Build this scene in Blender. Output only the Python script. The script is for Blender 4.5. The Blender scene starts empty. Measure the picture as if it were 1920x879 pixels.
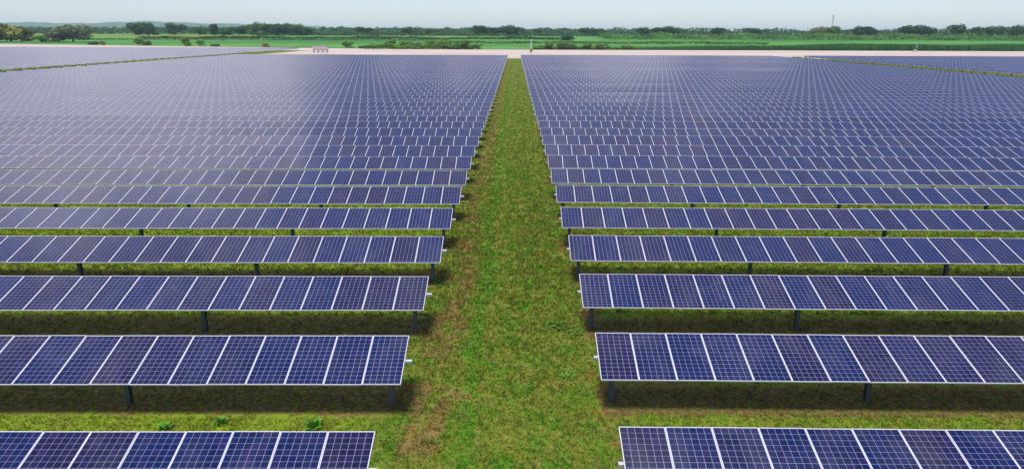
import bpy, math, random
import numpy as np
from mathutils import Matrix, Vector

random.seed(7)
rng = np.random.default_rng(7)
scene = bpy.context.scene
COL = scene.collection
R = math.radians

# ------------------------------------------------------------------ camera
CAM_H = 9.79
cam_data = bpy.data.cameras.new("camera")
cam_data.sensor_width = 36.0
cam_data.lens = 36.0 * 1406.8 / 1920.0
cam_data.clip_start = 0.1
cam_data.clip_end = 40000
cam = bpy.data.objects.new("camera", cam_data)
cam.matrix_world = (Matrix.Translation((0, 0, CAM_H)) @ Matrix.Rotation(0.0033, 4, 'Z')
                    @ Matrix.Rotation(math.pi / 2 - 0.2613, 4, 'X') @ Matrix.Rotation(0.0033, 4, 'Z'))
COL.objects.link(cam)
scene.camera = cam

# ------------------------------------------------------------------ sky and sun
SUN_DIR = Vector((-0.13, -0.42, 1.0)).normalized()          # towards the sun
SUN_EL = math.asin(SUN_DIR.z)
SUN_AZ = math.atan2(SUN_DIR.x, SUN_DIR.y)                    # clockwise from +Y
world = bpy.data.worlds.new("World")
scene.world = world
world.use_nodes = True
wn, wl = world.node_tree.nodes, world.node_tree.links
wn.clear()
wo = wn.new("ShaderNodeOutputWorld")
bg = wn.new("ShaderNodeBackground")
sky = wn.new("ShaderNodeTexSky")
sky.sky_type = 'NISHITA'
sky.sun_disc = False
sky.sun_elevation = SUN_EL
sky.sun_rotation = SUN_AZ
sky.air_density = 1.0
sky.dust_density = 0.4
sky.ozone_density = 2.5
bg.inputs["Strength"].default_value = 0.12
# thin high cloud spread over the whole sky
wtc = wn.new("ShaderNodeTexCoord"); cn = wn.new("ShaderNodeTexNoise"); cn.noise_dimensions = '4D'
cn.inputs["W"].default_value = 51.1; cn.inputs["Scale"].default_value = 2.0; cn.inputs["Detail"].default_value = 4; cn.inputs["Roughness"].default_value = .5
wl.new(wtc.outputs["Generated"], cn.inputs["Vector"])
cm = wn.new("ShaderNodeMapRange"); cm.interpolation_type = 'SMOOTHSTEP'
cm.inputs[1].default_value = .515; cm.inputs[2].default_value = .635; cm.inputs[3].default_value = 0.0; cm.inputs[4].default_value = .9
wl.new(cn.outputs[0], cm.inputs[0])
cx = wn.new("ShaderNodeMix"); cx.data_type = 'RGBA'
# the cloud sinks into the haze towards the horizon, all round
csep = wn.new("ShaderNodeSeparateXYZ"); wl.new(wtc.outputs["Generated"], csep.inputs[0])
cel = wn.new("ShaderNodeMapRange"); cel.interpolation_type = 'SMOOTHSTEP'; cel.inputs[1].default_value = .02; cel.inputs[2].default_value = .30
wl.new(csep.outputs[2], cel.inputs[0])
cmul = wn.new("ShaderNodeMath"); cmul.operation = 'MULTIPLY'; wl.new(cm.outputs[0], cmul.inputs[0]); wl.new(cel.outputs[0], cmul.inputs[1])
wl.new(cmul.outputs[0], cx.inputs[0]); wb = wn.new("ShaderNodeMix"); wb.data_type = 'RGBA'; wb.blend_type = 'MULTIPLY'; wb.inputs[0].default_value = 1.0
wb.inputs[7].default_value = (.80, .80, .97, 1)                # cool white balance of the photograph
wl.new(sky.outputs[0], wb.inputs[6]); wl.new(wb.outputs[2], cx.inputs[6]); cx.inputs[7].default_value = (10.2, 10.0, 10.8, 1)
wl.new(cx.outputs[2], bg.inputs["Color"])
wl.new(bg.outputs[0], wo.inputs["Surface"])

sun_data = bpy.data.lights.new("sun", 'SUN')
sun_data.energy = 3.3
sun_data.angle = R(12.0)
sun_data.color = (1.0, 0.95, 0.87)
sun = bpy.data.objects.new("sun", sun_data)
sun.rotation_euler = SUN_DIR.to_track_quat('Z', 'Y').to_euler()
sun.location = (0, 0, 60)
COL.objects.link(sun)

scene.cycles.volume_bounces = 2
scene.view_settings.view_transform = 'Standard'
scene.view_settings.look = 'None'
scene.view_settings.exposure = 0.42
scene.view_settings.gamma = 1.0
scene.view_settings.use_curve_mapping = False

# ------------------------------------------------------------------ helpers
def tag(o, label=None, cat=None, group=None, kind=None):
    if label: o["label"] = label
    if cat: o["category"] = cat
    if group: o["group"] = group
    if kind: o["kind"] = kind
    return o

def link(name, data, parent=None, loc=(0, 0, 0), rot=(0, 0, 0)):
    o = bpy.data.objects.new(name, data)
    COL.objects.link(o)
    o.location = loc
    o.rotation_euler = rot
    if parent is not None: o.parent = parent
    return o

def empty(name, loc=(0, 0, 0), rz=0.0):
    o = link(name, None, None, loc, (0, 0, rz))
    o.empty_display_size = 0.3
    return o

class MB:
    """collects vertices, faces, material indices"""
    def __init__(self): self.v, self.f, self.m = [], [], []
    def face(self, pts, m=0):
        n = len(self.v); self.v += [tuple(p) for p in pts]; self.f.append(tuple(range(n, n + len(pts)))); self.m.append(m)
    def box(self, c, s, m=0, M=None):
        x, y, z = c; a, b, d = s[0] / 2, s[1] / 2, s[2] / 2
        P = [Vector((x + i * a, y + j * b, z + k * d)) for k in (-1, 1) for j in (-1, 1) for i in (-1, 1)]
        if M is not None: P = [M @ p for p in P]
        n = len(self.v); self.v += [tuple(p) for p in P]
        for f in ((0, 2, 3, 1), (4, 5, 7, 6), (0, 1, 5, 4), (2, 6, 7, 3), (0, 4, 6, 2), (1, 3, 7, 5)):
            self.f.append(tuple(n + i for i in f)); self.m.append(m)
    def tube(self, p0, p1, r0, r1, n=8, m=0, cap=True):
        p0, p1 = Vector(p0), Vector(p1); d = (p1 - p0).normalized()
        a = d.orthogonal().normalized(); b = d.cross(a)
        s = len(self.v)
        for p, r in ((p0, r0), (p1, r1)):
            for i in range(n):
                t = 2 * math.pi * i / n
                self.v.append(tuple(p + a * (r * math.cos(t)) + b * (r * math.sin(t))))
        for i in range(n):
            j = (i + 1) % n
            self.f.append((s + i, s + j, s + n + j, s + n + i)); self.m.append(m)
        if cap:
            self.f.append(tuple(s + n + i for i in range(n))); self.m.append(m)
            self.f.append(tuple(s + n - 1 - i for i in range(n))); self.m.append(m)
    def mesh(self, name, mats):
        me = bpy.data.meshes.new(name)
        me.from_pydata(self.v, [], self.f)
        for m in (mats if isinstance(mats, (list, tuple)) else [mats]): me.materials.append(m)
        me.polygons.foreach_set("material_index", self.m)
        me.update()
        return me

def np_mesh(name, verts, faces_n, loops, mats, attrs=None, smooth=False):
    """faces all with faces_n corners; loops flat index array"""
    me = bpy.data.meshes.new(name)
    nf = len(loops) // faces_n
    me.vertices.add(len(verts)); me.vertices.foreach_set("co", np.asarray(verts, dtype=np.float32).ravel())
    me.loops.add(len(loops)); me.loops.foreach_set("vertex_index", np.asarray(loops, dtype=np.int32))
    me.polygons.add(nf)
    me.polygons.foreach_set("loop_start", np.arange(nf, dtype=np.int32) * faces_n)
    if smooth: me.polygons.foreach_set("use_smooth", np.ones(nf, dtype=bool))
    for m in (mats if isinstance(mats, (list, tuple)) else [mats]): me.materials.append(m)
    for k, a in (attrs or {}).items():
        at = me.attributes.new(k, 'FLOAT', 'FACE'); at.data.foreach_set("value", np.asarray(a, dtype=np.float32))
    me.update(calc_edges=True)
    return me

ONES = ["", "first", "second", "third", "fourth", "fifth", "sixth", "seventh", "eighth", "ninth", "tenth", "eleventh", "twelfth",
        "thirteenth", "fourteenth", "fifteenth", "sixteenth", "seventeenth", "eighteenth", "nineteenth"]
TENS = {2: ("twentieth", "twenty"), 3: ("thirtieth", "thirty"), 4: ("fortieth", "forty"), 5: ("fiftieth", "fifty"), 6: ("sixtieth", "sixty")}
def ordinal(n):
    if n < 20: return ONES[n]
    t, u = divmod(n, 10)
    return TENS[t][0] if u == 0 else TENS[t][1] + "-" + ONES[u]

# ------------------------------------------------------------------ materials
class NT:
    def __init__(self, tree): self.t = tree; self.n = tree.nodes; self.l = tree.links
    def new(self, kind, **kw):
        nd = self.n.new(kind)
        for k, v in kw.items(): setattr(nd, k, v)
        return nd
    def put(self, sock, v):
        if hasattr(v, "is_linked") or isinstance(v, bpy.types.NodeSocket): self.l.new(v, sock)
        elif v is not None:
            if isinstance(v, (tuple, list)) and len(v) == 3 and sock.type == 'RGBA': v = (*v, 1)
            sock.default_value = v
    def math(self, op, a, b=None, clamp=False):
        nd = self.new("ShaderNodeMath", operation=op, use_clamp=clamp)
        self.put(nd.inputs[0], a)
        if b is not None: self.put(nd.inputs[1], b)
        return nd.outputs[0]
    def mix(self, fac, a, b, blend='MIX'):
        nd = self.new("ShaderNodeMix", data_type='RGBA', blend_type=blend)
        self.put(nd.inputs[0], fac); self.put(nd.inputs[6], a); self.put(nd.inputs[7], b)
        return nd.outputs[2]
    def ramp(self, fac, lo, hi):
        nd = self.new("ShaderNodeMapRange", interpolation_type='SMOOTHSTEP')
        self.put(nd.inputs[0], fac); self.put(nd.inputs[1], lo); self.put(nd.inputs[2], hi)
        return nd.outputs[0]
    def noise(self, vec, scale, detail=3.0, rough=0.55, dist=0.0):
        nd = self.new("ShaderNodeTexNoise")
        if vec is not None: self.l.new(vec, nd.inputs["Vector"])
        nd.inputs["Scale"].default_value = scale; nd.inputs["Detail"].default_value = detail
        nd.inputs["Roughness"].default_value = rough; nd.inputs["Distortion"].default_value = dist
        return nd.outputs[0]
    def mapping(self, vec, scale=(1, 1, 1), loc=(0, 0, 0)):
        nd = self.new("ShaderNodeMapping")
        self.l.new(vec, nd.inputs[0]); nd.inputs["Scale"].default_value = scale; nd.inputs["Location"].default_value = loc
        return nd.outputs[0]
    def attr(self, name):
        nd = self.new("ShaderNodeAttribute", attribute_name=name); return nd.outputs["Fac"]

def material(name, rough=0.6, spec=0.5, metal=0.0):
    m = bpy.data.materials.new(name); m.use_nodes = True
    nt = NT(m.node_tree); nt.n.clear()
    out = nt.new("ShaderNodeOutputMaterial"); b = nt.new("ShaderNodeBsdfPrincipled")
    b.inputs["Roughness"].default_value = rough; b.inputs["Specular IOR Level"].default_value = spec; b.inputs["Metallic"].default_value = metal
    nt.l.new(b.outputs[0], out.inputs[0])
    return m, nt, b, out

def plain(name, col, rough=0.6, metal=0.0, var=0.12, scale=6.0, spec=0.5):
    m, nt, b, _ = material(name, rough, spec, metal)
    tc = nt.new("ShaderNodeTexCoord")
    n = nt.noise(tc.outputs["Object"], scale, 4)
    f = nt.math('MULTIPLY_ADD', n, 2 * var); f.node.inputs[2].default_value = 1 - var
    c = nt.mix(1.0, (*col, 1), (1, 1, 1, 1), 'MULTIPLY'); nt.l.new(f, c.node.inputs[7])
    nt.l.new(c, b.inputs["Base Color"])
    return m

M = {}
ROW_Y0, PITCH_L, PITCH_R = 13.356, 5.267, 5.325
X_L, X_R, DY_R = -2.941, 2.272, 0.27
TILT, TUBE_H = 0.2831, 1.33
YAW_L, YAW_R = 0.0111, -0.0098
N_ROWS = 56

def turf_colour(nt):
    """colour of the turf by place: olive grass, lush streaks, bare reddish earth"""
    geo = nt.new("ShaderNodeNewGeometry"); pos = geo.outputs["Position"]
    sx = nt.new("ShaderNodeSeparateXYZ"); nt.l.new(pos, sx.inputs[0])
    X, Y = sx.outputs[0], sx.outputs[1]
    big = nt.noise(nt.mapping(pos, (1, .55, 1)), 0.33, 3, .55, .4)
    mid = nt.noise(nt.mapping(pos, (1, .7, 1), (9, 4, 0)), 1.3, 4, .6, .3)
    fine = nt.noise(nt.mapping(pos, (1, 1, 1), (3, 7, 0)), 7.0, 4, .65)
    olive = (.148, .168, .020); green = (.088, .170, .012); lush = (.055, .180, .008); straw = (.24, .185, .052); earth = (.235, .115, .055)
    c = nt.mix(nt.ramp(mid, .35, .65), olive, green)
    # lush streak along the middle of the aisle and random lush clumps
    st = nt.math('SUBTRACT', 1.0, nt.ramp(nt.math('ABSOLUTE', nt.math('ADD', nt.math('ADD', X, .62), nt.math('MULTIPLY', big, 1.2))), .08, .36))
    l1 = nt.math('MAXIMUM', nt.math('MULTIPLY', st, .75), nt.ramp(nt.noise(nt.mapping(pos, (1, .8, 1), (31, 11, 0)), .8, 4, .6), .56, .68))
    c = nt.mix(nt.math('MULTIPLY', l1, nt.ramp(fine, .3, .55)), c, lush)
    c = nt.mix(nt.math('MULTIPLY', nt.ramp(nt.noise(nt.mapping(pos, (1, .8, 1), (61, 5, 0)), 3.4, 5, .72), .50, .66), .62), c, straw)
    # the strips between the rows are a brighter yellow-green, strongest on the left
    strip = nt.math('MULTIPLY', nt.ramp(nt.math('ABSOLUTE', nt.math('ADD', X, .35)), 2.9, 4.2), nt.ramp(mid, .25, .6))
    strip = nt.math('MULTIPLY', strip, nt.math('SUBTRACT', .8, nt.math('MULTIPLY', nt.ramp(X, -2.0, 3.0), .4)))
    c = nt.mix(strip, c, (.190, .262, .018))
    # bare earth: along the row ends and in worn patches
    band = nt.math('SUBTRACT', 1.0, nt.ramp(nt.math('ABSOLUTE', nt.math('ADD', X, 2.35)), .2, 1.0))
    band2 = nt.math('MULTIPLY', nt.math('SUBTRACT', 1.0, nt.ramp(nt.math('ABSOLUTE', nt.math('SUBTRACT', X, 2.6)), .2, 1.1)), .6)
    # thin turf under the rows; the mask also darkens the soil as painted shade
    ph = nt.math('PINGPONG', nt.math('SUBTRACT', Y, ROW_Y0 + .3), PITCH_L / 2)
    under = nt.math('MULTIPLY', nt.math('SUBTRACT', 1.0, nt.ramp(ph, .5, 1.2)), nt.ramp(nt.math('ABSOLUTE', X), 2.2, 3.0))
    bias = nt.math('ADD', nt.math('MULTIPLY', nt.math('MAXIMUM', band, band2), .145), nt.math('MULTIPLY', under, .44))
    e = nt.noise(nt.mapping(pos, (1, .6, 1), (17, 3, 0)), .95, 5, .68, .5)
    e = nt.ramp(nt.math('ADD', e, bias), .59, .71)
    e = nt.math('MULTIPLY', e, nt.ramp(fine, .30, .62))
    soil = nt.mix(under, earth, (.105, .048, .032))  # reddish bare soil, also coloured darker to deepen the rows' shadow
    return c, e, soil, fine, pos

def build_materials():
    # turf ground
    m, nt, b, _ = material("turf_ground", .95, .15)
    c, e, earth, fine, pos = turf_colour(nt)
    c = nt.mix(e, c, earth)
    speck = nt.noise(pos, 38.0, 3, .7)
    f = nt.math('MULTIPLY_ADD', speck, .8); f.node.inputs[2].default_value = .62
    c2 = nt.mix(1.0, c, c, 'MULTIPLY'); nt.l.new(f, c2.node.inputs[7])
    nt.l.new(c2, b.inputs["Base Color"])
    bp = nt.new("ShaderNodeBump"); bp.inputs["Strength"].default_value = .7; bp.inputs["Distance"].default_value = .05
    nt.l.new(nt.noise(pos, 14.0, 5, .7), bp.inputs["Height"]); nt.l.new(bp.outputs[0], b.inputs["Normal"])
    M["turf"] = m
    # grass blades take the colour of their place
    m, nt, b, out = material("grass_blades", .7, .2)
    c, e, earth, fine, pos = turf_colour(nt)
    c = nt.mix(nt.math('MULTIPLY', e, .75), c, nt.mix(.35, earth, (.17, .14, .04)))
    f = nt.math('MULTIPLY_ADD', nt.attr("shade"), 1.2); f.node.inputs[2].default_value = .55
    c2 = nt.mix(1.0, c, c, 'MULTIPLY'); nt.l.new(f, c2.node.inputs[7])
    nt.l.new(c2, b.inputs["Base Color"])
    tr = nt.new("ShaderNodeBsdfTranslucent"); nt.l.new(c2, tr.inputs[0])
    mx = nt.new("ShaderNodeMixShader"); mx.inputs[0].default_value = .3
    nt.l.new(b.outputs[0], mx.inputs[1]); nt.l.new(tr.outputs[0], mx.inputs[2]); nt.l.new(mx.outputs[0], out.inputs[0])
    M["grass"] = m

    # photovoltaic cell colours
    def cell_col(nt, pr, cr):
        c = nt.mix(nt.ramp(pr, .15, .95), (.0012, .008, .062), (.007, .006, .042))
        c = nt.mix(nt.math("MULTIPLY", nt.ramp(cr, .6, 1.0), .5), c, (.016, .009, .050))
        f = nt.math('MULTIPLY_ADD', cr, .5); f.node.inputs[2].default_value = .75
        c2 = nt.mix(1.0, c, c, 'MULTIPLY'); nt.l.new(f, c2.node.inputs[7])
        g = nt.new("ShaderNodeNewGeometry")
        d1 = nt.noise(nt.mapping(g.outputs["Position"], (1, .45, .45)), 1.1, 5, .65, .3)
        d2 = nt.noise(g.outputs["Position"], .05, 2, .5)
        c2 = nt.mix(nt.math('MULTIPLY', nt.ramp(nt.math('MULTIPLY', d1, nt.math('ADD', d2, .5)), .42, .75), .07), c2, (.30, .27, .26))
        return c2
    LINE = (.34, .35, .48)
    def glassy(b):
        b.inputs["Roughness"].default_value = .35
        b.inputs["Specular IOR Level"].default_value = .12
        b.inputs["Coat Weight"].default_value = 1.0
        b.inputs["Coat Roughness"].default_value = .07
        b.inputs["Coat IOR"].default_value = 1.33
    m, nt, b, _ = material("photovoltaic_cell"); glassy(b)
    oi = nt.new("ShaderNodeObjectInfo"); sc = nt.new("ShaderNodeSeparateColor"); nt.l.new(oi.outputs["Color"], sc.inputs[0])
    cr = nt.math('FRACT', nt.math('ADD', nt.attr("crand"), sc.outputs[1]))
    nt.l.new(cell_col(nt, sc.outputs[0], cr), b.inputs["Base Color"])
    M["cell"] = m
    m, nt, b, _ = material("back_sheet"); glassy(b); b.inputs["Base Color"].default_value = (*LINE, 1)
    M["sheet"] = m
    # panels of the far rows: cells drawn by their grid
    m, nt, b, _ = material("photovoltaic_glass"); glassy(b)
    uv = nt.new("ShaderNodeUVMap"); uv.uv_map = "grid"
    sp = nt.new("ShaderNodeSeparateXYZ"); nt.l.new(uv.outputs[0], sp.inputs[0])
    ax = nt.math('PINGPONG', sp.outputs[0], .5); ay = nt.math('PINGPONG', sp.outputs[1], .5)
    ln = nt.math('MAXIMUM', nt.math('LESS_THAN', ax, .022), nt.math('LESS_THAN', ay, .022))
    fl = nt.new("ShaderNodeVectorMath", operation='FLOOR'); nt.l.new(uv.outputs[0], fl.inputs[0])
    pr = nt.attr("prand")
    wnz = nt.new("ShaderNodeTexWhiteNoise", noise_dimensions='4D'); nt.l.new(fl.outputs[0], wnz.inputs["Vector"]); nt.l.new(pr, wnz.inputs["W"])
    oi = nt.new("ShaderNodeObjectInfo"); sc = nt.new("ShaderNodeSeparateColor"); nt.l.new(oi.outputs["Color"], sc.inputs[0])
    pr2 = nt.math('FRACT', nt.math('ADD', pr, sc.outputs[0]))
    nt.l.new(nt.mix(ln, cell_col(nt, pr2, wnz.outputs[0]), LINE), b.inputs["Base Color"])
    M["glass"] = m

    M["frame"] = plain("aluminium_frame", (.54, .54, .58), .40, .0, .05, 3)
    M["tube"] = plain("galvanised_tube", (.42, .43, .45), .42, .0, .1, 5)
    M["post"] = plain("galvanised_post", (.09, .11, .13), .5, .3, .25, 9)
    M["earth"] = None
    m, nt, b, _ = material("bare_earth", .95, .15)
    geo = nt.new("ShaderNodeNewGeometry"); pos = geo.outputs["Position"]
    c = nt.mix(nt.ramp(nt.noise(nt.mapping(pos, (.4, 1, 1)), .05, 4, .6), .35, .65), (.42, .32, .27), (.49, .42, .37))
    c = nt.mix(nt.math('MULTIPLY', nt.ramp(nt.noise(pos, .6, 4, .65), .56, .70), .55), c, (.24, .23, .10))
    nt.l.new(c, b.inputs["Base Color"])
    M["earth"] = m
    m, nt, b, _ = material("crop_ground", .9, .15)
    geo = nt.new("ShaderNodeNewGeometry"); pos = geo.outputs["Position"]
    c = nt.mix(nt.ramp(nt.noise(nt.mapping(pos, (.25, 1, 1)), .012, 3, .5), .38, .62), (.034, .175, .020), (.090, .250, .034))
    c = nt.mix(nt.math('MULTIPLY', nt.ramp(nt.noise(nt.mapping(pos, (.3, 1, 1)), .12, 4, .65), .48, .62), .8), c, (.026, .095, .018))
    nt.l.new(c, b.inputs["Base Color"])
    M["crop_ground"] = m
    def leafy(name, dark, light, tr_w=.25):
        m, nt, b, out = material(name, .65, .25)
        oi = nt.new("ShaderNodeObjectInfo")
        c = nt.mix(nt.attr("shade"), dark, light)
        f = nt.math('MULTIPLY_ADD', oi.outputs["Random"], .5); f.node.inputs[2].default_value = .75
        c2 = nt.mix(1.0, c, c, 'MULTIPLY'); nt.l.new(f, c2.node.inputs[7])
        nt.l.new(c2, b.inputs["Base Color"])
        tr = nt.new("ShaderNodeBsdfTranslucent"); nt.l.new(c2, tr.inputs[0])
        mx = nt.new("ShaderNodeMixShader"); mx.inputs[0].default_value = tr_w
        nt.l.new(b.outputs[0], mx.inputs[1]); nt.l.new(tr.outputs[0], mx.inputs[2]); nt.l.new(mx.outputs[0], out.inputs[0])
        return m
    M["leaf_dark"] = leafy("leaf_dark_green", (.016, .060, .018), (.050, .125, .028))
    M["leaf_mid"] = leafy("leaf_mid_green", (.035, .105, .016), (.105, .215, .030))
    M["leaf_bright"] = leafy("leaf_bright_green", (.06, .17, .016), (.16, .30, .03))
    M["leaf_weed"] = leafy("leaf_weed", (.07, .24, .02), (.17, .42, .05))
    M["leaf_yellow"] = leafy("leaf_yellow_green", (.09, .12, .020), (.30, .28, .04))
    M["leaf_grey"] = leafy("leaf_dry_olive", (.085, .10, .045), (.24, .24, .12))
    M["cane"] = leafy("leaf_tall_crop", (.028, .12, .022), (.075, .20, .040))
    M["bark"] = plain("bark", (.12, .09, .065), .9, 0, .3, 4)
    M["steel"] = plain("mast_steel", (.30, .31, .33), .5, .2, .1, 2)
    M["white_paint"] = plain("white_painted_steel", (.72, .73, .75), .45, 0, .06, 1)
    M["kiosk"] = plain("kiosk_wall", (.46, .38, .40), .55, 0, .08, .8)
    M["kiosk_dark"] = plain("kiosk_vent", (.24, .20, .21), .6, 0, .1, 2)
    M["box_brown"] = plain("cabinet_brown", (.24, .15, .12), .6, 0, .1, 2)
    M["blue_steel"] = plain("blue_grey_steel", (.12, .22, .30), .5, 0, .1, 2)
    M["wood"] = plain("weathered_post_wood", (.32, .23, .12), .85, 0, .2, 3)
    m, nt, b, _ = material("hill_woodland", .95, .1)
    geo = nt.new("ShaderNodeNewGeometry")
    c = nt.mix(nt.ramp(nt.noise(geo.outputs["Position"], .006, 5, .65), .4, .6), (.03, .07, .03), (.07, .13, .05))
    nt.l.new(c, b.inputs["Base Color"]); M["hill"] = m
build_materials()

# ------------------------------------------------------------------ terrain
def sstep(a, b, x):
    t = np.clip((x - a) / (b - a), 0, 1); return t * t * (3 - 2 * t)
def ground_z(y):
    y = np.asarray(y, dtype=float)
    return 6.6 * np.clip((y - 520) / 430, 0, 1) ** 1.1 + 2.3 * sstep(950, 2600, y)
gz = lambda y: float(ground_z(y))

def sheet(name, xs, ys, mat, dz=0.0, xf=None):
    xs, ys = np.asarray(xs, float), np.asarray(ys, float)
    XX, YY = np.meshgrid(xs, ys)
    if xf is not None: XX, YY = xf(XX, YY)
    ZZ = ground_z(YY) + dz
    v = np.stack([XX, YY, ZZ], -1).reshape(-1, 3)
    nx, ny = len(xs), len(ys)
    i = (np.arange(ny - 1)[:, None] * nx + np.arange(nx - 1)[None, :]).ravel()
    loops = np.stack([i, i + 1, i + nx + 1, i + nx], 1).ravel()
    return link(name, np_mesh(name, v, 4, loops, mat))

YS = [-300, 0, 250, 520] + [520 + 430 * t for t in np.linspace(.05, 1, 20)] + list(np.linspace(1050, 2600, 14)) + [4000, 6000, 9000, 14000]
tag(sheet("ground", [-9000, -3000, -1000, 0, 1000, 3000, 9000], YS, M["turf"]), kind="structure")

def perim(x):       # far edge of the bare earth, bending away on the left
    return 487 + np.clip(-np.asarray(x, float) - 40, 0, None) * 0.30
def to_earth(XX, YY):
    near = np.where(XX < -119, 447.0, 316.0)
    return XX, near + YY * (perim(XX) - near)
tag(sheet("earth_road", [-900, -700, -500, -300, -119.01, -119, -60, -40, 0, 300, 600, 900], [0, .5, 1], M["earth"], .004, to_earth), kind="structure")
def to_crop(XX, YY):
    return XX, perim(XX) + .5 + YY * (2400 - perim(XX))
tag(sheet("crop_field", [-2400, -900, -300, -40, 0, 300, 900, 2400], list(np.linspace(0, 1, 60)), M["crop_ground"], .02, to_crop), kind="structure")

# far hills
def hills():
    xs = np.linspace(-7500, 5200, 260); prof = []
    for x in xs:
        h = 30 + 34 * sstep(1500, -3000, x) if False else 0
        t = 1 - sstep(-3600, 900, x)
        h = 22 + 58 * t + 7 * math.sin(x * .0021 + 1) + 5 * math.sin(x * .0057) + 3 * math.sin(x * .019 + 2)
        prof.append(h)
    v, n = [], len(xs)
    for k, (y, s) in enumerate(((5200, -.3), (5700, .55), (6400, 1.0), (7400, .4))):
        for x, h in zip(xs, prof): v.append((x, y + 120 * math.sin(x * .003), 8 + h * s + (2.5 * math.sin(x * .05 + k) if k else 0)))
    loops = []
    for k in range(3):
        for i in range(n - 1): loops += [k * n + i, k * n + i + 1, (k + 1) * n + i + 1, (k + 1) * n + i]
    return tag(link("hills", np_mesh("hills", v, 4, loops, M["hill"], smooth=True)), kind="structure")
hills()

# ------------------------------------------------------------------ solar tracker rows
PW, PL, FR, TH = 0.992, 1.963, 0.018, 0.035      # panel width, length, frame width, thickness
CPX, CPY = .1590, .1602                            # cell pitch
def panel_frame_mesh():
    b = MB(); a, l = PW / 2, PL / 2
    for s in (-1, 1):
        b.box((s * (a - FR / 2), 0, 0), (FR, PL, TH), 0)
        b.box((0, s * (l - FR / 2), 0), (PW - 2 * FR, FR, TH), 0)
    b.face([(-a + FR, -l + FR, .011), (a - FR, -l + FR, .011), (a - FR, l - FR, .011), (-a + FR, l - FR, .011)], 1)
    b.face([(-a + FR, l - FR, .006), (a - FR, l - FR, .006), (a - FR, -l + FR, .006), (-a + FR, -l + FR, .006)], 0)
    return b.mesh("panel", [M["frame"], M["sheet"]])
def cell_positions(rows=range(12)):
    return [((i - 2.5) * CPX, (j - 5.5) * CPY) for j in rows for i in range(6)]
def cells_mesh(name, rows, seed):
    r = np.random.default_rng(seed)
    g = .0035; hx, hy = CPX / 2 - g, CPY / 2 - g
    P = np.array(cell_positions(rows)); n = len(P)
    q = np.array([(-hx, -hy), (hx, -hy), (hx, hy), (-hx, hy)])
    v = np.zeros((n, 4, 3)); v[:, :, :2] = P[:, None, :] + q[None]; v[:, :, 2] = .0125
    return np_mesh(name, v.reshape(-1, 3), 4, np.arange(4 * n), M["cell"], {"crand": r.random(n)})
def one_cell_mesh():
    b = MB(); g = .0035
    b.box((0, 0, 0), (CPX - 2 * g, CPY - 2 * g, .002))
    me = b.mesh("cell", M["cell"])
    me.attributes.new("crand", 'FLOAT', 'FACE')
    return me
PANEL = panel_frame_mesh()
CELLS = [cells_mesh("cell_sheet", range(12), s) for s in range(6)]
CELLS_LOW = [cells_mesh("cell_sheet_low", range(6), 20 + s) for s in range(3)]
CELL = one_cell_mesh()

def post_mesh(h=TUBE_H):
    b = MB(); w, d, t = .13, .16, .014
    b.box((0, -d / 2, (h - .19) / 2 - .1), (w, t, h - .19 + .2)); b.box((0, d / 2, (h - .19) / 2 - .1), (w, t, h - .19 + .2))
    b.box((0, 0, (h - .19) / 2 - .1), (t, d - t, h - .19 + .2))
    return b.mesh("post", M["post"])
def bearing_mesh():
    b = MB()
    b.box((0, .02, TUBE_H - .165), (.10, .22, .05)); b.box((0, -.06, TUBE_H - .115), (.09, .02, .08)); b.box((0, .10, TUBE_H - .105), (.09, .02, .10))
    b.box((0, -.10, TUBE_H - .22), (.09, .02, .12))
    return b.mesh("bearing", M["tube"])
POST, BEARING = post_mesh(), bearing_mesh()
TUBE_DZ = -.075            # torque tube below the plane of the panels, along their normal

def tube_mesh(length, over):
    """square torque tube lying along +x from -over to length"""
    b = MB(); s = .085
    Mx = Matrix.Rotation(TILT, 4, 'X')
    b.box(((length - over) / 2, 0, TUBE_DZ), (length + over, s, s), 0, Mx)
    b.box((-over - .006, 0, TUBE_DZ), (.012, s + .012, s + .012), 0, Mx)
    return b.mesh("torque_tube", M["tube"])

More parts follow.
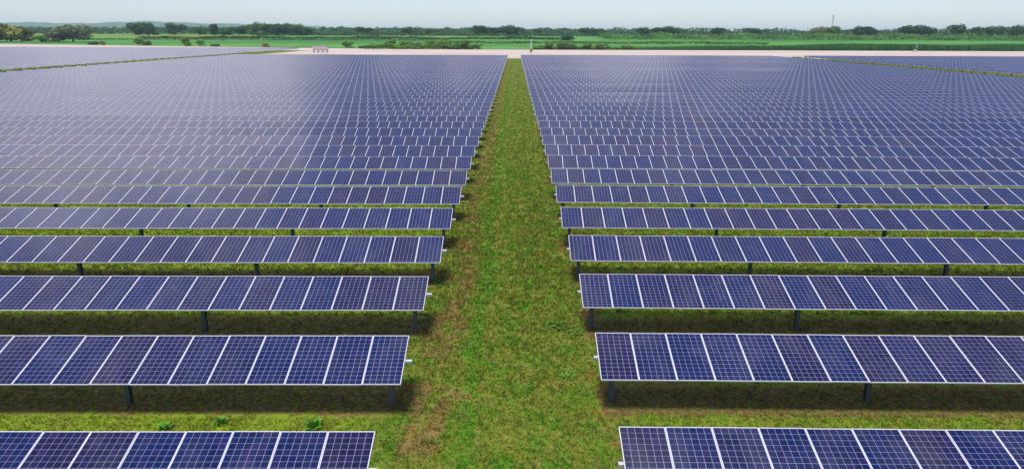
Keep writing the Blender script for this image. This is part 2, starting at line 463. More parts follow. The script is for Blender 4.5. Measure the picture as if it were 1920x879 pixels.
def run_mesh(n0, n1, seed, posts=False, tube=False, name="panel_run"):
    """panels n0..n1 along +x in one mesh, their cells by material"""
    n = n1 - n0; r = np.random.default_rng(seed)
    Rx = np.array(Matrix.Rotation(TILT, 3, 'X'))
    a, l = PW / 2, PL / 2
    ia, il = a - FR, l - FR
    quads = [  # (4 corners xyz, material)
        ([(-ia, -il, .0125), (ia, -il, .0125), (ia, il, .0125), (-ia, il, .0125)], 0),
        ([(-a, -l, .0175), (a, -l, .0175), (ia, -il, .0175), (-ia, -il, .0175)], 1),
        ([(a, -l, .0175), (a, l, .0175), (ia, il, .0175), (ia, -il, .0175)], 1),
        ([(a, l, .0175), (-a, l, .0175), (-ia, il, .0175), (ia, il, .0175)], 1),
        ([(-a, l, .0175), (-a, -l, .0175), (-ia, -il, .0175), (-ia, il, .0175)], 1),
        ([(-a, -l, -.0175), (a, -l, -.0175), (a, -l, .0175), (-a, -l, .0175)], 1),
        ([(a, l, -.0175), (-a, l, -.0175), (-a, l, .0175), (a, l, .0175)], 1),
        ([(a, -l, -.0175), (a, l, -.0175), (a, l, .0175), (a, -l, .0175)], 1),
        ([(-a, l, -.0175), (-a, -l, -.0175), (-a, -l, .0175), (-a, l, .0175)], 1),
        ([(-a, l, -.0175), (a, l, -.0175), (a, -l, -.0175), (-a, -l, -.0175)], 1)]
    base = np.array([q for q, _ in quads]); k = len(quads)
    base = base @ Rx.T
    v = np.repeat(base[None], n, 0)
    v[..., 0] += (np.arange(n0, n1) + .5)[:, None, None]
    v[..., 2] += TUBE_H
    # slight sag and twist along the row
    v = v.reshape(-1, 3)
    mat = np.tile([m for _, m in quads], n)
    pr = np.repeat(r.random(n), k)
    uv1 = np.zeros((k, 4, 2)); uv1[0] = [(0.02, .02), (5.98, .02), (5.98, 11.98), (.02, 11.98)]
    uv = np.tile(uv1.reshape(-1, 2), (n, 1))
    ex = MB()
    if tube:
        Mx = Matrix.Translation((0, 0, TUBE_H)) @ Matrix.Rotation(TILT, 4, 'X')
        ex.box(((n1 + n0 - .25) / 2, 0, TUBE_DZ), (n1 - n0 + .25, .105, .105), 2, Mx)
    if posts:
        for x in np.arange(n0 + .42, n1, 7.0): ex.box((x, 0, (TUBE_H - .1) / 2 - .05), (.13, .16, TUBE_H), 3)
    ne = len(ex.f)
    loops = np.arange(len(v))
    if ne:
        loops = np.concatenate([loops, len(v) + np.array(ex.f).ravel()])
        v = np.concatenate([v, np.array(ex.v)]); mat = np.concatenate([mat, ex.m]); pr = np.concatenate([pr, np.zeros(ne)])
        uv = np.concatenate([uv, np.zeros((ne * 4, 2))])
    me = np_mesh(name, v, 4, loops, [M["glass"], M["frame"], M["tube"], M["post"]], {"prand": pr})
    me.polygons.foreach_set("material_index", mat.astype(np.int32))
    u = me.uv_layers.new(name="grid"); u.data.foreach_set("uv", uv.astype(np.float32).ravel())
    me.update()
    return me

N_L, N_R = 107, 100          # panels per row
NEAR = 13                     # rows whose panels are built one by one
RUN_CACHE = {}
def tilt_jit(k, side): return random.Random(k * 2 + side).uniform(-.011, .011)

def near_row(side, k):
    left = side == 0
    x0 = X_L if left else X_R
    y = ROW_Y0 + (PITCH_L * k if left else PITCH_R * k + DY_R)
    n_tot = N_L if left else N_R
    where = "left" if left else "right"
    # local +x runs away from the aisle: the left rows are turned round their mirror axis by sign
    sg = -1 if left else 1
    jj = random.Random(77 * k + side)
    root = empty("solar_panel_row", (x0 + jj.uniform(-.03, .03), y, jj.uniform(-.025, .025)), (YAW_L if left else YAW_R) + jj.uniform(-.0012, .0012))
    lab = ("nearest" if k == 0 else ordinal(k + 1)) + f" solar panel row from the camera, {where} of the grass aisle"
    tag(root, lab, "solar panels", "solar panel rows beside the grass aisle")
    vis = min(n_tot, int(.70 * (y + 2) - abs(x0)) + 5)
    rx = TILT + tilt_jit(k, side)
    rr = random.Random(1000 * side + k)
    over = .17 if left else .09
    if left:
        key = ("tl",)
    tkey = ("tube", side)
    if tkey not in RUN_CACHE:
        me = tube_mesh(n_tot, over)
        if left:
            me.transform(Matrix.Scale(-1, 4, (1, 0, 0))); me.flip_normals()
        RUN_CACHE[tkey] = me
    link("torque_tube", RUN_CACHE[tkey], root, (0, 0, TUBE_H))
    for i in range(vis):
        px = sg * (i + .5)
        t = rr.random()
        pan = link("panel", PANEL, root, (px, rr.uniform(-.006, .006), TUBE_H + rr.uniform(-.004, .004)), (rx + rr.uniform(-.004, .004), rr.uniform(-.002, .002), 0))
        pan.color = (t, 0, 0, 1)
        if k == 0 and i < 8:
            low = link("cell_sheet", CELLS_LOW[rr.randrange(3)], pan); low["kind"] = "stuff"
            low.color = (t, rr.random(), 0, 1)
            for (cx, cy) in cell_positions(range(6, 12)):
                c = link("cell", CELL, pan, (cx, cy, .0125)); c.color = (t, rr.random(), 0, 1)
        else:
            s = link("cell_sheet", CELLS[rr.randrange(6)], pan); s["kind"] = "stuff"
            s.color = (t, rr.random(), 0, 1)
    if vis < n_tot:
        key = (side, vis)
        if key not in RUN_CACHE:
            me = run_mesh(vis, n_tot, 50 + k)
            if left:
                me.transform(Matrix.Scale(-1, 4, (1, 0, 0))); me.flip_normals()
            RUN_CACHE[key] = me
        o = link("panel_run", RUN_CACHE[key], root); o["kind"] = "stuff"; o.color = (rr.random(), 0, 0, 1)
    px = .40
    while px < n_tot:
        p = link("post", POST, root, (sg * px, 0, 0))
        if px < vis: link("bearing", BEARING, p)
        px += 7.15 if left else (7.05 if px < 1 else 8.0)

def far_row(x0, y, n, sg, yaw, label, group, seed, n0=0):
    key = ("far", n0, n, sg, seed % 5)
    if key not in RUN_CACHE:
        me = run_mesh(n0, n, 900 + seed % 5, posts=True, tube=True, name="solar_panel_row")
        if sg < 0:
            me.transform(Matrix.Scale(-1, 4, (1, 0, 0))); me.flip_normals()
        RUN_CACHE[key] = me
    o = link("solar_panel_row", RUN_CACHE[key], None, (x0, y, random.Random(seed).uniform(-.03, .03)), (random.Random(seed + 5).uniform(-.009, .009), 0, yaw))
    o.color = (random.Random(seed * 3).random(), 0, 0, 1)
    return tag(o, label, "solar panels", group)

for k in range(NEAR):
    near_row(0, k); near_row(1, k)
for k in range(NEAR, N_ROWS):
    far_row(X_L, ROW_Y0 + PITCH_L * k, N_L, -1, YAW_L, f"{ordinal(k + 1)} solar panel row from the camera, left of the grass aisle",
            "solar panel rows beside the grass aisle", k)
    far_row(X_R, ROW_Y0 + DY_R + PITCH_R * k, N_R, 1, YAW_R, f"{ordinal(k + 1)} solar panel row from the camera, right of the grass aisle",
            "solar panel rows beside the grass aisle", k + 100)
# blocks beyond the side aisles
k0 = 30; q = 0
for k in range(k0, 81):
    q += 1
    far_row(-122.0, ROW_Y0 + PITCH_L * k, 190, -1, YAW_L, f"{ordinal(q)} solar panel row beyond the left side path, counted from the front",
            "solar panel rows beyond the left side path", k + 300)
q = 0
for k in range(28, N_ROWS):
    q += 1
    far_row(115.0, ROW_Y0 + DY_R + PITCH_R * k, 110, 1, YAW_R, f"{ordinal(q)} solar panel row beyond the right side path, counted from the front",
            "solar panel rows beyond the right side path", k + 400)

# ------------------------------------------------------------------ grass
def grass():
    Ys = np.concatenate([np.arange(8.6, 30, .5), np.arange(30, 66, 1.0), np.arange(66, 300, 2.0)])
    step = np.concatenate([np.full(len(np.arange(8.6, 30, .5)), .5), np.full(len(np.arange(30, 66, 1.0)), 1.0), np.full(len(np.arange(66, 300, 2.0)), 2.0)])
    PX, PY = [], []
    for y, s in zip(Ys, step):
        hw = .70 * y + 3
        if y > 66: hw = 3.6
        dens = 330 * (12 / max(y, 12)) ** 1.5
        n = int(2 * hw * s * dens)
        PX.append(rng.uniform(-hw, hw, n)); PY.append(y + rng.uniform(0, s, n))
    x, y = np.concatenate(PX), np.concatenate(PY)
    # thinner under the rows
    left = x < 0
    ph = np.where(left, (y - ROW_Y0 - .3) % PITCH_L, (y - ROW_Y0 - DY_R - .3) % PITCH_R)
    ph = np.minimum(ph, np.where(left, PITCH_L, PITCH_R) - ph)
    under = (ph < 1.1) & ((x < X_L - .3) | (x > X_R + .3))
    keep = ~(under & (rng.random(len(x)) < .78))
    x, y = x[keep], y[keep]
    n = len(x); B = 4
    clump = (np.sin(x * 2.1 + 1.3 * np.sin(y * 1.7)) + np.sin(y * 2.9 + x * .7)) * .25 + .5
    h = (.035 + .055 * rng.random(n) * (.5 + clump)) * np.clip(y / 16, .9, 1.9)
    ang = rng.uniform(0, 2 * np.pi, (n, B)); rad = rng.uniform(0, .05, (n, B)) * np.clip(y / 16, 1, 2.2)[:, None]
    bx = x[:, None] + rad * np.cos(ang); by = y[:, None] + rad * np.sin(ang)
    w = rng.uniform(.006, .014, (n, B)) * np.clip(y / 13, 1, 3.0)[:, None]
    dirr = rng.uniform(0, 2 * np.pi, (n, B)); lean = rng.uniform(.2, 1.0, (n, B)) * h[:, None]
    hh = h[:, None] * rng.uniform(.6, 1.2, (n, B))
    v = np.zeros((n, B, 3, 3))
    v[..., 0, 0] = bx - w * np.cos(dirr); v[..., 0, 1] = by - w * np.sin(dirr)
    v[..., 1, 0] = bx + w * np.cos(dirr); v[..., 1, 1] = by + w * np.sin(dirr)
    v[..., 2, 0] = bx + lean * np.cos(ang); v[..., 2, 1] = by + lean * np.sin(ang); v[..., 2, 2] = hh
    v[..., 0, 2] = v[..., 1, 2] = -.005
    m = n * B
    me = np_mesh("grass", v.reshape(-1, 3), 3, np.arange(3 * m), M["grass"], {"shade": rng.random(m)})
    return tag(link("grass", me), "short patchy green grass growing between the solar panel rows", "grass", None, "stuff")
grass()

# broad-leaved weeds
def weed_mesh(seed, flat):
    r = np.random.default_rng(seed); V, L = [], []
    n = 46
    for i in range(n):
        a = r.uniform(0, 2 * math.pi); e = r.uniform(.05, .35) if flat else r.uniform(.3, 1.3)
        ln = r.uniform(.35, 1.0) * (.55 if flat else .38); w = r.uniform(.03, .06)
        d = np.array([math.cos(a) * math.cos(e), math.sin(a) * math.cos(e), math.sin(e)]); s = np.array([-math.sin(a), math.cos(a), 0]) * w
        b0 = d * ln * r.uniform(.1, .5); tip = b0 + d * .2 + np.array([0, 0, -.03]); mid = (b0 + tip) / 2 + np.array([0, 0, .02])
        k = len(V); V += [b0, mid + s, tip, mid - s]; L += [k, k + 1, k + 2, k + 3]
    V = np.array(V); V[:, 2] = np.maximum(V[:, 2], .012)
    return np_mesh("leaves", V, 4, L, M["leaf_weed"] if not flat else M["leaf_bright"], {"shade": r.random(n)})
def weed_stem(seed):
    r = random.Random(seed); b = MB()
    for i in range(5):
        a = r.uniform(0, 6.28); b.tube((0, 0, -.02), (.16 * math.cos(a), .16 * math.sin(a), .2), .008, .004, 5)
    return b.mesh("stems", M["leaf_mid"])
WEEDS = [(weed_mesh(s, s % 2 == 0), weed_stem(s)) for s in range(4)]
for i, (x, y, s, v, lab) in enumerate([
        (1.55, 24.3, 1.25, 0, "sprawling blue-green weed on the aisle beside the third right-hand row"),
        (2.15, 23.7, .95, 2, "small sprawling weed nearest the post of the third right-hand row"),
        (-5.15, 17.3, 1.1, 1, "upright bright green weed in front of the second left-hand row"),
        (-7.6, 17.5, .85, 3, "small leafy weed in the sunlit strip before the second left-hand row"),
        (-8.9, 17.2, .8, 1, "leafy weed farthest left in the sunlit strip before the second row"),
        (-2.2, 14.6, .8, 0, "flat green weed beside the end of the nearest left-hand row"),
        (1.05, 14.9, .75, 3, "bright weed tuft on the aisle near the nearest right-hand row"),
        (-3.05, 28.9, 1.0, 2, "dark green weed at the end of the fourth left-hand row"),
        (1.6, 20.3, .8, 0, "dark flat weed on the aisle beside the second right-hand row"),
        (-.9, 13.9, .7, 2, "low weed in the lush green streak of the aisle foreground")]):
    t = empty("weed", (x, y, 0), i * 1.3); t.scale = (s, s, s)
    tag(t, lab, "weed", "weeds in the grass")
    link("leaves", WEEDS[v][0], t); link("stems", WEEDS[v][1], t)

# ------------------------------------------------------------------ trees and bushes
def crown_mesh(name, seed, lobes, leaf, n, mat, squash=.75):
    """leaf clumps spread through several uneven lobes; unit height about 1"""
    r = np.random.default_rng(seed)
    C = []
    for i in range(lobes):
        a = r.uniform(0, 2 * np.pi); d = r.uniform(.05, .42)
        C.append((d * math.cos(a), d * math.sin(a), r.uniform(.22, .80) - .3 * d, r.uniform(.18, .30)))
    C = np.array(C)
    w = C[:, 3] ** 2; idx = r.choice(lobes, n, p=w / w.sum())
    d = r.normal(size=(n, 3)); d /= np.linalg.norm(d, axis=1)[:, None]
    rad = C[idx, 3] * r.uniform(.55, 1.08, n)
    p = C[idx, :3] + d * rad[:, None] * np.array([1, 1, squash])
    p[:, 2] = np.maximum(p[:, 2], .06)
    nrm = d + r.normal(scale=.55, size=(n, 3)); nrm /= np.linalg.norm(nrm, axis=1)[:, None]
    t = np.cross(nrm, r.normal(size=(n, 3))); t /= np.linalg.norm(t, axis=1)[:, None]; b = np.cross(nrm, t)
    s = leaf * r.uniform(.6, 1.3, n)[:, None]
    q = np.stack([p - t * s, p + b * s * .6, p + t * s, p - b * s * .6], 1)
    lobe_sh = r.random(lobes)
    sh = np.clip(.55 * lobe_sh[idx] + .45 * r.random(n), 0, 1)
    return np_mesh(name, q.reshape(-1, 3), 4, np.arange(4 * n), mat, {"shade": sh})
def trunk_mesh(seed):
    r = random.Random(seed); b = MB()
    b.tube((0, 0, -.03), (.01, .01, .28), .035, .026, 7); b.tube((.01, .01, .28), (.02, .0, .6), .026, .012, 7)
    for i in range(5):
        a = i * 1.26 + r.uniform(-.3, .3); z = r.uniform(.2, .34); l = r.uniform(.22, .36)
        b.tube((.01, 0, z), (l * math.cos(a), l * math.sin(a), z + r.uniform(.15, .32)), .016, .006, 6)
    return b.mesh("trunk", M["bark"])
TRUNKS = [trunk_mesh(s) for s in range(3)]
CROWN = {}
def crown(kind, v, lobes=None, leaf=.055, n=1700, squash=.8):
    key = (kind, v)
    if key not in CROWN: CROWN[key] = crown_mesh("crown", v * 13 + len(kind), lobes or (8, 14, 10, 18)[v % 4], leaf, n, M[kind], squash)
    return CROWN[key]
def tree(x, y, h, w, kind, v, label, group=None):
    t = empty("tree", (x, y, gz(y)), v * 1.7 + x); t.scale = (w, w, h)
    tag(t, label, "tree", group)
    link("trunk", TRUNKS[v % 3], t); link("crown", crown(kind, v % 4), t)
    return t
BRG = lambda px: (px - 964.6) * .0006866        # bearing of an image pixel column (tangent from the aisle line)
tree_list = [  # image pixel column, distance, height, width, leaves, label
    (14, 655, 18.5, 30, "leaf_yellow", "tall yellow-green tree at the far left edge of the picture"),
    (-24, 640, 16.5, 26, "leaf_yellow", "yellowish tree cut by the left picture edge"),
    (48, 668, 12.0, 16, "leaf_grey", "dull olive tree right beside the tall yellow-green tree"),
    (104, 650, 13.0, 22, "leaf_grey", "low dry olive tree with yellow top left of the grey domed tree"),
    (132, 652, 15.0, 26, "leaf_grey", "grey-olive domed tree standing at the earth road on the left"),
    (72, 640, 6.0, 15, "leaf_bright", "bright green low tree between the two olive trees on the left"),
    (252, 930, 13, 17, "leaf_dark", "dark round tree, left of the touching pair in the left field"),
    (276, 930, 14.5, 18, "leaf_dark", "dark round tree, right of the touching pair in the left field"),
    (327, 930, 13, 17, "leaf_dark", "dark round tree standing alone in the left green field"),
    (372, 960, 9, 18, "leaf_mid", "low tree left of the small pointed tree beyond the left field"),
    (399, 950, 12, 14, "leaf_dark", "small pointed dark tree beyond the left field"),
    (420, 970, 9, 16, "leaf_mid", "low tree just right of the small pointed tree"),
    (446, 960, 10.5, 18, "leaf_dark", "leftmost tree of the dense clump beyond the left field"),
    (468, 965, 12, 17, "leaf_mid", "second tree from left in the dense clump beyond the field"),
    (481, 950, 14.5, 18, "leaf_mid", "tallest pale tree of the dense clump beyond the left field"),
    (500, 955, 13, 16, "leaf_dark", "dark tree just right of the clump's tallest tree"),
    (521, 955, 13, 19, "leaf_dark", "broad dark tree in the middle of the dense clump"),
    (540, 960, 13, 17, "leaf_dark", "dark tree right of the clump's middle"),
    (556, 955, 13, 17, "leaf_mid", "second tree from right in the dense clump"),
    (571, 950, 10, 15, "leaf_dark", "rightmost low tree of the dense clump beyond the left field"),
    (680, 1000, 10, 16, "leaf_dark", "tree with raised crown in the left half of the far treeline"),
    (765, 1010, 10, 20, "leaf_dark", "low domed tree in the far treeline left of centre"),
    (810, 1010, 9, 20, "leaf_mid", "mid green tree in the far treeline left of the broad pair"),
    (899, 980, 12.5, 22, "leaf_dark", "broad dark tree, left of the pair behind the aisle end"),
    (925, 990, 10, 20, "leaf_dark", "low tree between the broad pair behind the aisle end"),
    (953, 980, 12, 23, "leaf_dark", "broad dark tree, right of the pair behind the aisle end"),
    (1006, 1000, 8, 12, "leaf_dark", "small pointed tree right of the aisle end"),
    (1060, 760, 5.0, 12, "leaf_dark", "small dark round tree in the field right of the pole"),
    (1100, 1000, 9.5, 20, "leaf_dark", "dark tree in the treeline right of the camera pole"),
    (1125, 1010, 9, 16, "leaf_mid", "mid green tree in the treeline right of the camera pole"),
    (1204, 990, 10, 18, "leaf_dark", "dark tree, left of the raised group right of centre"),
    (1222, 1000, 10.5, 18, "leaf_dark", "dark tree in the raised group right of centre"),
    (1244, 985, 11.5, 18, "leaf_dark", "tallest dark tree of the raised group right of centre"),
    (1268, 1000, 10, 18, "leaf_dark", "dark tree, right of the raised group right of centre"),
    (1345, 1000, 10, 20, "leaf_dark", "bluish tree in the treeline left of the brown tree"),
    (1410, 1000, 10.5, 24, "leaf_dark", "broad bluish tree in the treeline left of the brown tree"),
    (1534, 870, 12, 15, "leaf_grey", "brownish tree standing left of the mast foot"),
    (1560, 860, 12.5, 17, "leaf_mid", "round green tree standing before the mast foot"),
    (1612, 980, 12, 18, "leaf_dark", "dark tree right of the round green mast tree"),
    (1631, 980, 12.5, 14, "leaf_dark", "dark pointed tree right of the mast"),
    (1706, 960, 13.5, 24, "leaf_dark", "broad dark domed tree behind the blue camera pole"),
    (1735, 970, 12, 18, "leaf_dark", "dark tree right of the broad domed tree"),
    (1790, 960, 14, 22, "leaf_dark", "tall dark tree beyond the right crop"),
    (1822, 970, 12.5, 20, "leaf_dark", "dark tree right of the tall tree beyond the right crop"),
    (1858, 970, 13, 18, "leaf_dark", "dark tree second from the right picture edge"),
    (1900, 960, 13.5, 22, "leaf_dark", "dark tree at the right picture edge"),
]
for i, (px, d, h, w, kd, lab) in enumerate(tree_list):
    f_ = 1.0 if d < 700 else 1.18
    tree(BRG(px) * d, d, h * f_, w * f_, kd, i, lab, "trees beyond the fields")

# bushes along the edge of the bare earth
BUSH_T = trunk_mesh(9)
def bush(x, y, h, w, kind, v, label):
    t = empty("bush", (x, y, gz(y)), v * 2.1); t.scale = (w, w * .8, h)
    tag(t, label, "bush", "bushes along the earth road")
    link("stems", BUSH_T, t)
    key = ("b", kind, v % 3)
    if key not in CROWN:
        CROWN[key] = crown_mesh("foliage", 70 + v % 3, 9, .07, 620, M[kind], .95)
    link("foliage", CROWN[key], t)
bush_px = [(170, 4, 8, "leaf_mid"), (187, 3, 7, "leaf_yellow"), (255, 6.0, 8, "leaf_bright"), (271, 5.2, 7, "leaf_mid"), (345, 6.5, 10, "leaf_mid"), (371, 5.2, 7, "leaf_mid"),
           (400, 3, 7, "leaf_mid"), (495, 3, 8, "leaf_yellow"), (648, 4.8, 9, "leaf_dark"), (678, 3.0, 6, "leaf_mid"), (733, 6.0, 11, "leaf_mid"), (757, 5.6, 10, "leaf_mid"), (781, 6.2, 10, "leaf_mid"),
           (806, 5.8, 10, "leaf_bright"), (829, 6.4, 11, "leaf_bright"), (855, 5.6, 10, "leaf_mid"), (872, 6.0, 9, "leaf_mid"), (892, 3.6, 8, "leaf_bright"),
           (1012, 4.0, 9, "leaf_bright"), (1030, 4.4, 9, "leaf_mid"), (1052, 5.0, 9, "leaf_dark"), (1071, 5.0, 9, "leaf_mid"), (1102, 4.2, 9, "leaf_mid"), (1126, 4.2, 9, "leaf_mid")]
nl = 0
for i, (px, h, w, kd) in enumerate(bush_px):
    b_ = BRG(px); d = 489.0
    for _ in range(6): d = float(perim(b_ * d)) + 2.5
    bush(b_ * d, d, h * 1.1, w * 1.15, {'leaf_mid': 'leaf_bright', 'leaf_dark': 'leaf_mid'}.get(kd, kd) if i % 3 else kd, i, f"{ordinal(i + 1)} bush from the left along the far edge of the earth road")

# far woodland: one mass that nobody could count
def foliage_band(name, label, xs, ys, hs, n, leaf, mat, seed):
    """leaf clumps filling an uneven band; xs, ys ranges, hs = (low, high) top height"""
    r = np.random.default_rng(seed)
    x = r.uniform(xs[0], xs[1], n); y = r.uniform(ys[0], ys[1], n)
    L = hs[2]
    top = hs[0] + (hs[1] - hs[0]) * (.5 + .25 * np.sin(x / L + 2 * np.sin(y / 40)) + .15 * np.sin(x / L * 2.7 + 1) + .10 * np.sin(x / L * 7.1 + y * .1))
    z = top * r.uniform(.03, 1, n) ** .6
    nrm = r.normal(size=(n, 3)) + np.array([0, -.7, .7]); nrm /= np.linalg.norm(nrm, axis=1)[:, None]
    t = np.cross(nrm, r.normal(size=(n, 3))); t /= np.linalg.norm(t, axis=1)[:, None]; b = np.cross(nrm, t)
    s = leaf * r.uniform(.6, 1.4, n)[:, None]
    p = np.stack([x, y, ground_z(y) + z], 1)
    q = np.stack([p - t * s, p + b * s * .7, p + t * s, p - b * s * .7], 1)
    sh = np.clip(.5 + .3 * np.sin(x / L * 1.9 + 4) + r.uniform(-.35, .35, n), 0, 1)
    return tag(link(name, np_mesh(name, q.reshape(-1, 3), 4, np.arange(4 * n), mat, {"shade": sh})), label, {"far_woodland": "woodland", "scrub": "scrub"}.get(name, "grass"), None, "stuff")
foliage_band("far_woodland", "dark bluish far woodland along the whole horizon", (-1500, 1500), (1180, 1330), (4.5, 13.5, 17), 46000, 1.6, M["leaf_dark"], 3)
foliage_band("far_woodland", "hazy woodland beyond the left fields below the hills", (-2600, 200), (1900, 2050), (8, 15, 26), 26000, 2.4, M["leaf_dark"], 4)
foliage_band("scrub", "bright scrub at the foot of the right treeline", (90, 800), (790, 850), (2.0, 7.5, 13), 20000, .9, M["leaf_mid"], 5)
foliage_band("scrub", "low dark scrub at the foot of the centre treeline", (-320, 110), (940, 990), (1.5, 4.0, 9), 7000, 1.0, M["leaf_dark"], 6)
foliage_band("scrub", "dark hedge line in the field behind the aisle end", (-70, 210), (640, 646), (1.0, 2.6, 16), 5000, .6, M["leaf_mid"], 17)
foliage_band("scrub", "broken hedge line in the far centre field", (-380, 60), (780, 790), (.8, 3.2, 22), 6000, .8, M["leaf_dark"], 18)
foliage_band("verge_grass", "rank dark grass along the right side path", (104.5, 113), (95, 312), (.5, 1.2, 3), 14000, .22, M["leaf_mid"], 19)
foliage_band("verge_grass", "rank dark grass along the left side path", (-120.5, -111.5), (110, 335), (.5, 1.2, 3), 14000, .22, M["leaf_mid"], 20)
foliage_band("scrub", "bright low scrub among the bushes left of the aisle end", (-96, -26), (488.5, 494), (.8, 4.2, 5), 5200, .5, M["leaf_bright"], 21)
foliage_band("scrub", "low scrub among the bushes right of the camera pole", (12, 78), (488.5, 493), (.6, 3.0, 5), 3600, .5, M["leaf_bright"], 22)
foliage_band("scrub", "thin dark hedge line across the left green field", (-520, -60), (722, 727), (.8, 1.7, 30), 3500, .6, M["leaf_mid"], 7)

# tall crop on the right: upright blades, dense at the front
def tall_crop():
    r = np.random.default_rng(8); n = 95000
    x = r.uniform(150, 560, n)
    x = np.where(r.random(n) < .22, r.uniform(40, 150, n), x)
    y = 489.5 + np.abs(r.normal(scale=22, size=n)) * (r.random(n) < .75) + r.uniform(0, 3, n)
    h = (2.5 + .5 * np.sin(x / 17 + np.sin(y / 9)) + r.uniform(-.5, .5, n)) * np.clip((x - 30) / 160, .35, 1.15)
    z0 = ground_z(y)
    a = r.uniform(0, 2 * np.pi, n); w = r.uniform(.10, .26, n); le = r.uniform(.0, .9, n)
    v = np.zeros((n, 4, 3))
    sx, sy = np.cos(a) * w, np.sin(a) * w
    hb = h * r.uniform(0, .65, n)
    v[:, 0] = np.stack([x - sx, y - sy, z0 + hb], 1); v[:, 1] = np.stack([x + sx, y + sy, z0 + hb], 1)
    v[:, 2] = np.stack([x + sx + le * np.sin(a), y + sy, z0 + h], 1); v[:, 3] = np.stack([x - sx * .2 + le * np.sin(a), y - sy * .2, z0 + h * r.uniform(.9, 1.08, n)], 1)
    me = np_mesh("tall_crop", v.reshape(-1, 3), 4, np.arange(4 * n), M["cane"], {"shade": r.random(n)})
    tag(link("tall_crop", me), "dense tall green crop standing behind the earth road on the right", "crop", None, "stuff")
tall_crop()

# ------------------------------------------------------------------ masts, poles, kiosk, fence
def lattice_mast(x, y, h, w, label):
    t = empty("radio_mast", (x, y, gz(y)), .4)
    tag(t, label, "mast", None)
    leg = [(w * math.cos(a), w * math.sin(a)) for a in (0, 2.094, 4.189)]
    for (lx, ly) in leg:
        b = MB(); b.tube((lx, ly, -.5), (lx, ly, h), .17, .14, 6); link("leg", b.mesh("leg", M["steel"]), t)
    b = MB(); nseg = int(h / 1.6)
    for i in range(nseg):
        z0, z1 = i * 1.6, (i + 1) * 1.6
        for j in range(3):
            p, q2 = leg[j], leg[(j + 1) % 3]
            b.tube((*p, z0), (*q2, z1), .045, .045, 4); b.tube((*p, z1), (*q2, z1), .04, .04, 4)
    link("bracing", b.mesh("bracing", M["steel"]), t)
    for zz in (h - 1.5, h - 5):
        b = MB()
        for a in (0.5, 2.6, 4.7):
            b.box((w * 1.6 * math.cos(a), w * 1.6 * math.sin(a), zz), (.35, .35, 2.0))
        link("antenna", b.mesh("antenna", M["steel"]), t)
    b = MB(); b.tube((0, 0, h - .2), (0, 0, h + 3.2), .06, .03, 6); link("lightning_rod", b.mesh("lightning_rod", M["steel"]), t)
    return t
lattice_mast(BRG(1557) * 1010, 1010, 27.5, .5, "tall grey lattice mast rising above the right treeline")
def thin_mast(x, y, h, label):
    t = empty("radio_mast", (x, y, gz(y))); tag(t, label, "mast")
    b = MB(); b.tube((0, 0, -.4), (0, 0, h), .13, .08, 8); link("pole", b.mesh("pole", M["white_paint"]), t)
    b = MB()
    for a in (0, 2.09, 4.19):
        b.tube((0, 0, h * .9), (9 * math.cos(a), 9 * math.sin(a), 0), .025, .025, 4)
    link("guy_wire", b.mesh("guy_wire", M["steel"]), t)
thin_mast(BRG(1549) * 1030, 1030, 25.5, "faint pale pole mast just left of the lattice mast")

def camera_pole(x, y, h, pole_m, box_m, box_z, label, slab):
    t = empty("camera_pole", (x, y, gz(y)), .2); tag(t, label, "pole", "camera poles")
    b = MB(); b.tube((0, 0, -.3), (0, 0, h), .16, .11, 10); link("pole", b.mesh("pole", pole_m), t)
    b = MB(); b.tube((0, -.05, h - .25), (1.1, -.05, h - .12), .06, .05, 8); link("arm", b.mesh("arm", pole_m), t)
    b = MB(); b.box((1.25, -.1, h - .02), (.75, .45, .42)); b.tube((1.35, -.32, h - .02), (1.35, -.55, h - .04), .13, .15, 10)
    link("camera_housing", b.mesh("camera_housing", M["kiosk_dark"]), t)
    b = MB(); b.box((0, -.32, box_z), (1.0, .42, 1.35)); b.box((0, -.33, box_z + .72), (1.15, .56, .08)); b.box((.36, -.55, box_z), (.06, .05, .3))
    link("cabinet", b.mesh("cabinet", box_m), t)
    if slab:
        Mx = Matrix.Translation((-1.5, -.6, .75)) @ Matrix.Rotation(-.5, 4, 'Y') @ Matrix.Rotation(.4, 4, 'X')
        b = MB(); b.box((0, 0, 0), (2.6, 1.5, .08), 0, Mx); link("tilted_panel", b.mesh("tilted_panel", M["kiosk_dark"]), t)
        b = MB()
        for sx in (-2.3, -.8): b.tube((sx, -.6, -.1), (sx, -.6, .5 + (sx + 2.3) * .3), .05, .05, 6)
        link("stand", b.mesh("stand", M["steel"]), t)
camera_pole(BRG(994.5) * 320, 320, 7.3, M["white_paint"], M["box_brown"], 3.0, "white camera pole with brown cabinet at the end of the aisle", False)
camera_pole(BRG(1719) * 455, 455, 5.9, M["blue_steel"], M["blue_steel"], 3.2, "blue-grey camera pole with tilted panel at its foot on the right", True)

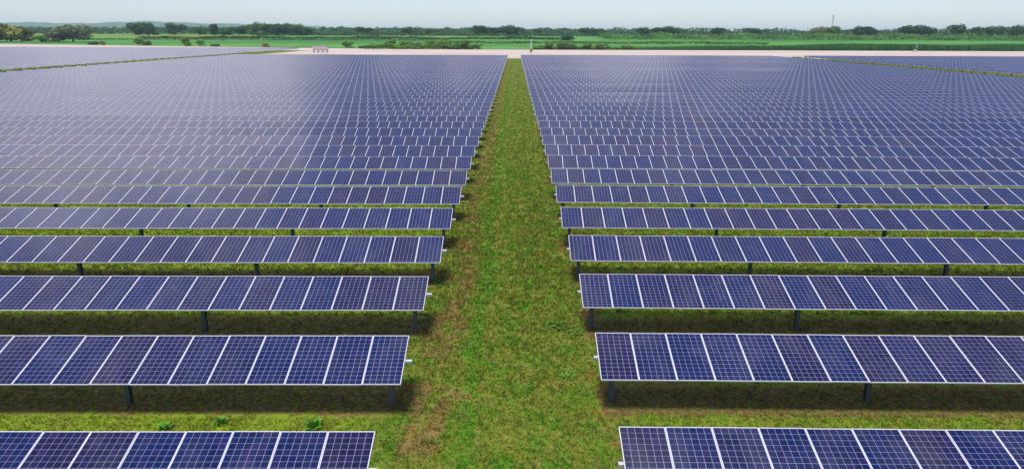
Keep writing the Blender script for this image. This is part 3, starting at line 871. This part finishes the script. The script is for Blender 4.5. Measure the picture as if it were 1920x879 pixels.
def kiosk(x, y):
    t = empty("inverter_kiosk", (x, y, 0), .02)
    tag(t, "grey inverter kiosk on legs standing on the earth road", "kiosk")
    b = MB(); b.box((0, 0, 2.1), (7.6, 2.5, 2.3)); link("wall", b.mesh("wall", M["kiosk"]), t)
    b = MB(); b.box((0, 0, 3.32), (7.9, 2.8, .14)); b.box((0, 0, 3.42), (7.2, 2.2, .08)); link("roof", b.mesh("roof", M["kiosk_dark"]), t)
    for sx in (-3.4, -1.1, 1.1, 3.4):
        b = MB(); b.box((sx, -.9, .45), (.3, .3, .96)); b.box((sx, .9, .45), (.3, .3, .96)); link("leg", b.mesh("leg", M["kiosk_dark"]), t)
    for sx in (-2.7, -.9, .9, 2.7):
        b = MB(); b.box((sx, -1.27, 2.05), (1.5, .05, 2.0)); d = link("door", b.mesh("door", M["kiosk"]), t)
        b = MB()
        for j in range(6): b.box((sx, -1.31, 1.4 + j * .13), (1.0, .03, .06))
        link("vent", b.mesh("vent", M["kiosk_dark"]), d)
kiosk(BRG(597) * 396, 396)

def post_fence(x, y):
    t = empty("post_fence", (x, y, 0), .1)
    tag(t, "short brown post fence at the end of the left side path", "fence")
    r = random.Random(4)
    for i in range(7):
        b = MB(); b.tube((i * 1.55, 0, -.2), (i * 1.55 + r.uniform(-.08, .08), 0, 2.1 + r.uniform(-.2, .2)), .14, .11, 8); link("post", b.mesh("post", M["wood"]), t)
    for z in (.8, 1.7):
        b = MB(); b.box((4.2, -.16, z), (8.6, .06, .16)); link("rail", b.mesh("rail", M["wood"]), t)
post_fence(-121.5, 338)

# ------------------------------------------------------------------ haze
m = bpy.data.materials.new("haze"); m.use_nodes = True
nt = m.node_tree; nt.nodes.clear()
out = nt.nodes.new("ShaderNodeOutputMaterial"); pv = nt.nodes.new("ShaderNodeVolumePrincipled")
pv.inputs["Color"].default_value = (.62, .80, 1.0, 1); pv.inputs["Density"].default_value = 0.8e-4; pv.inputs["Anisotropy"].default_value = .2
nt.links.new(pv.outputs[0], out.inputs["Volume"])
b = MB(); b.box((0, 6750, 59), (19000, 14800, 122)); hz = link("haze", b.mesh("haze", m))
hz["kind"] = "stuff"; hz["label"] = "thin pale haze hanging over the whole plain"; hz["category"] = "haze"
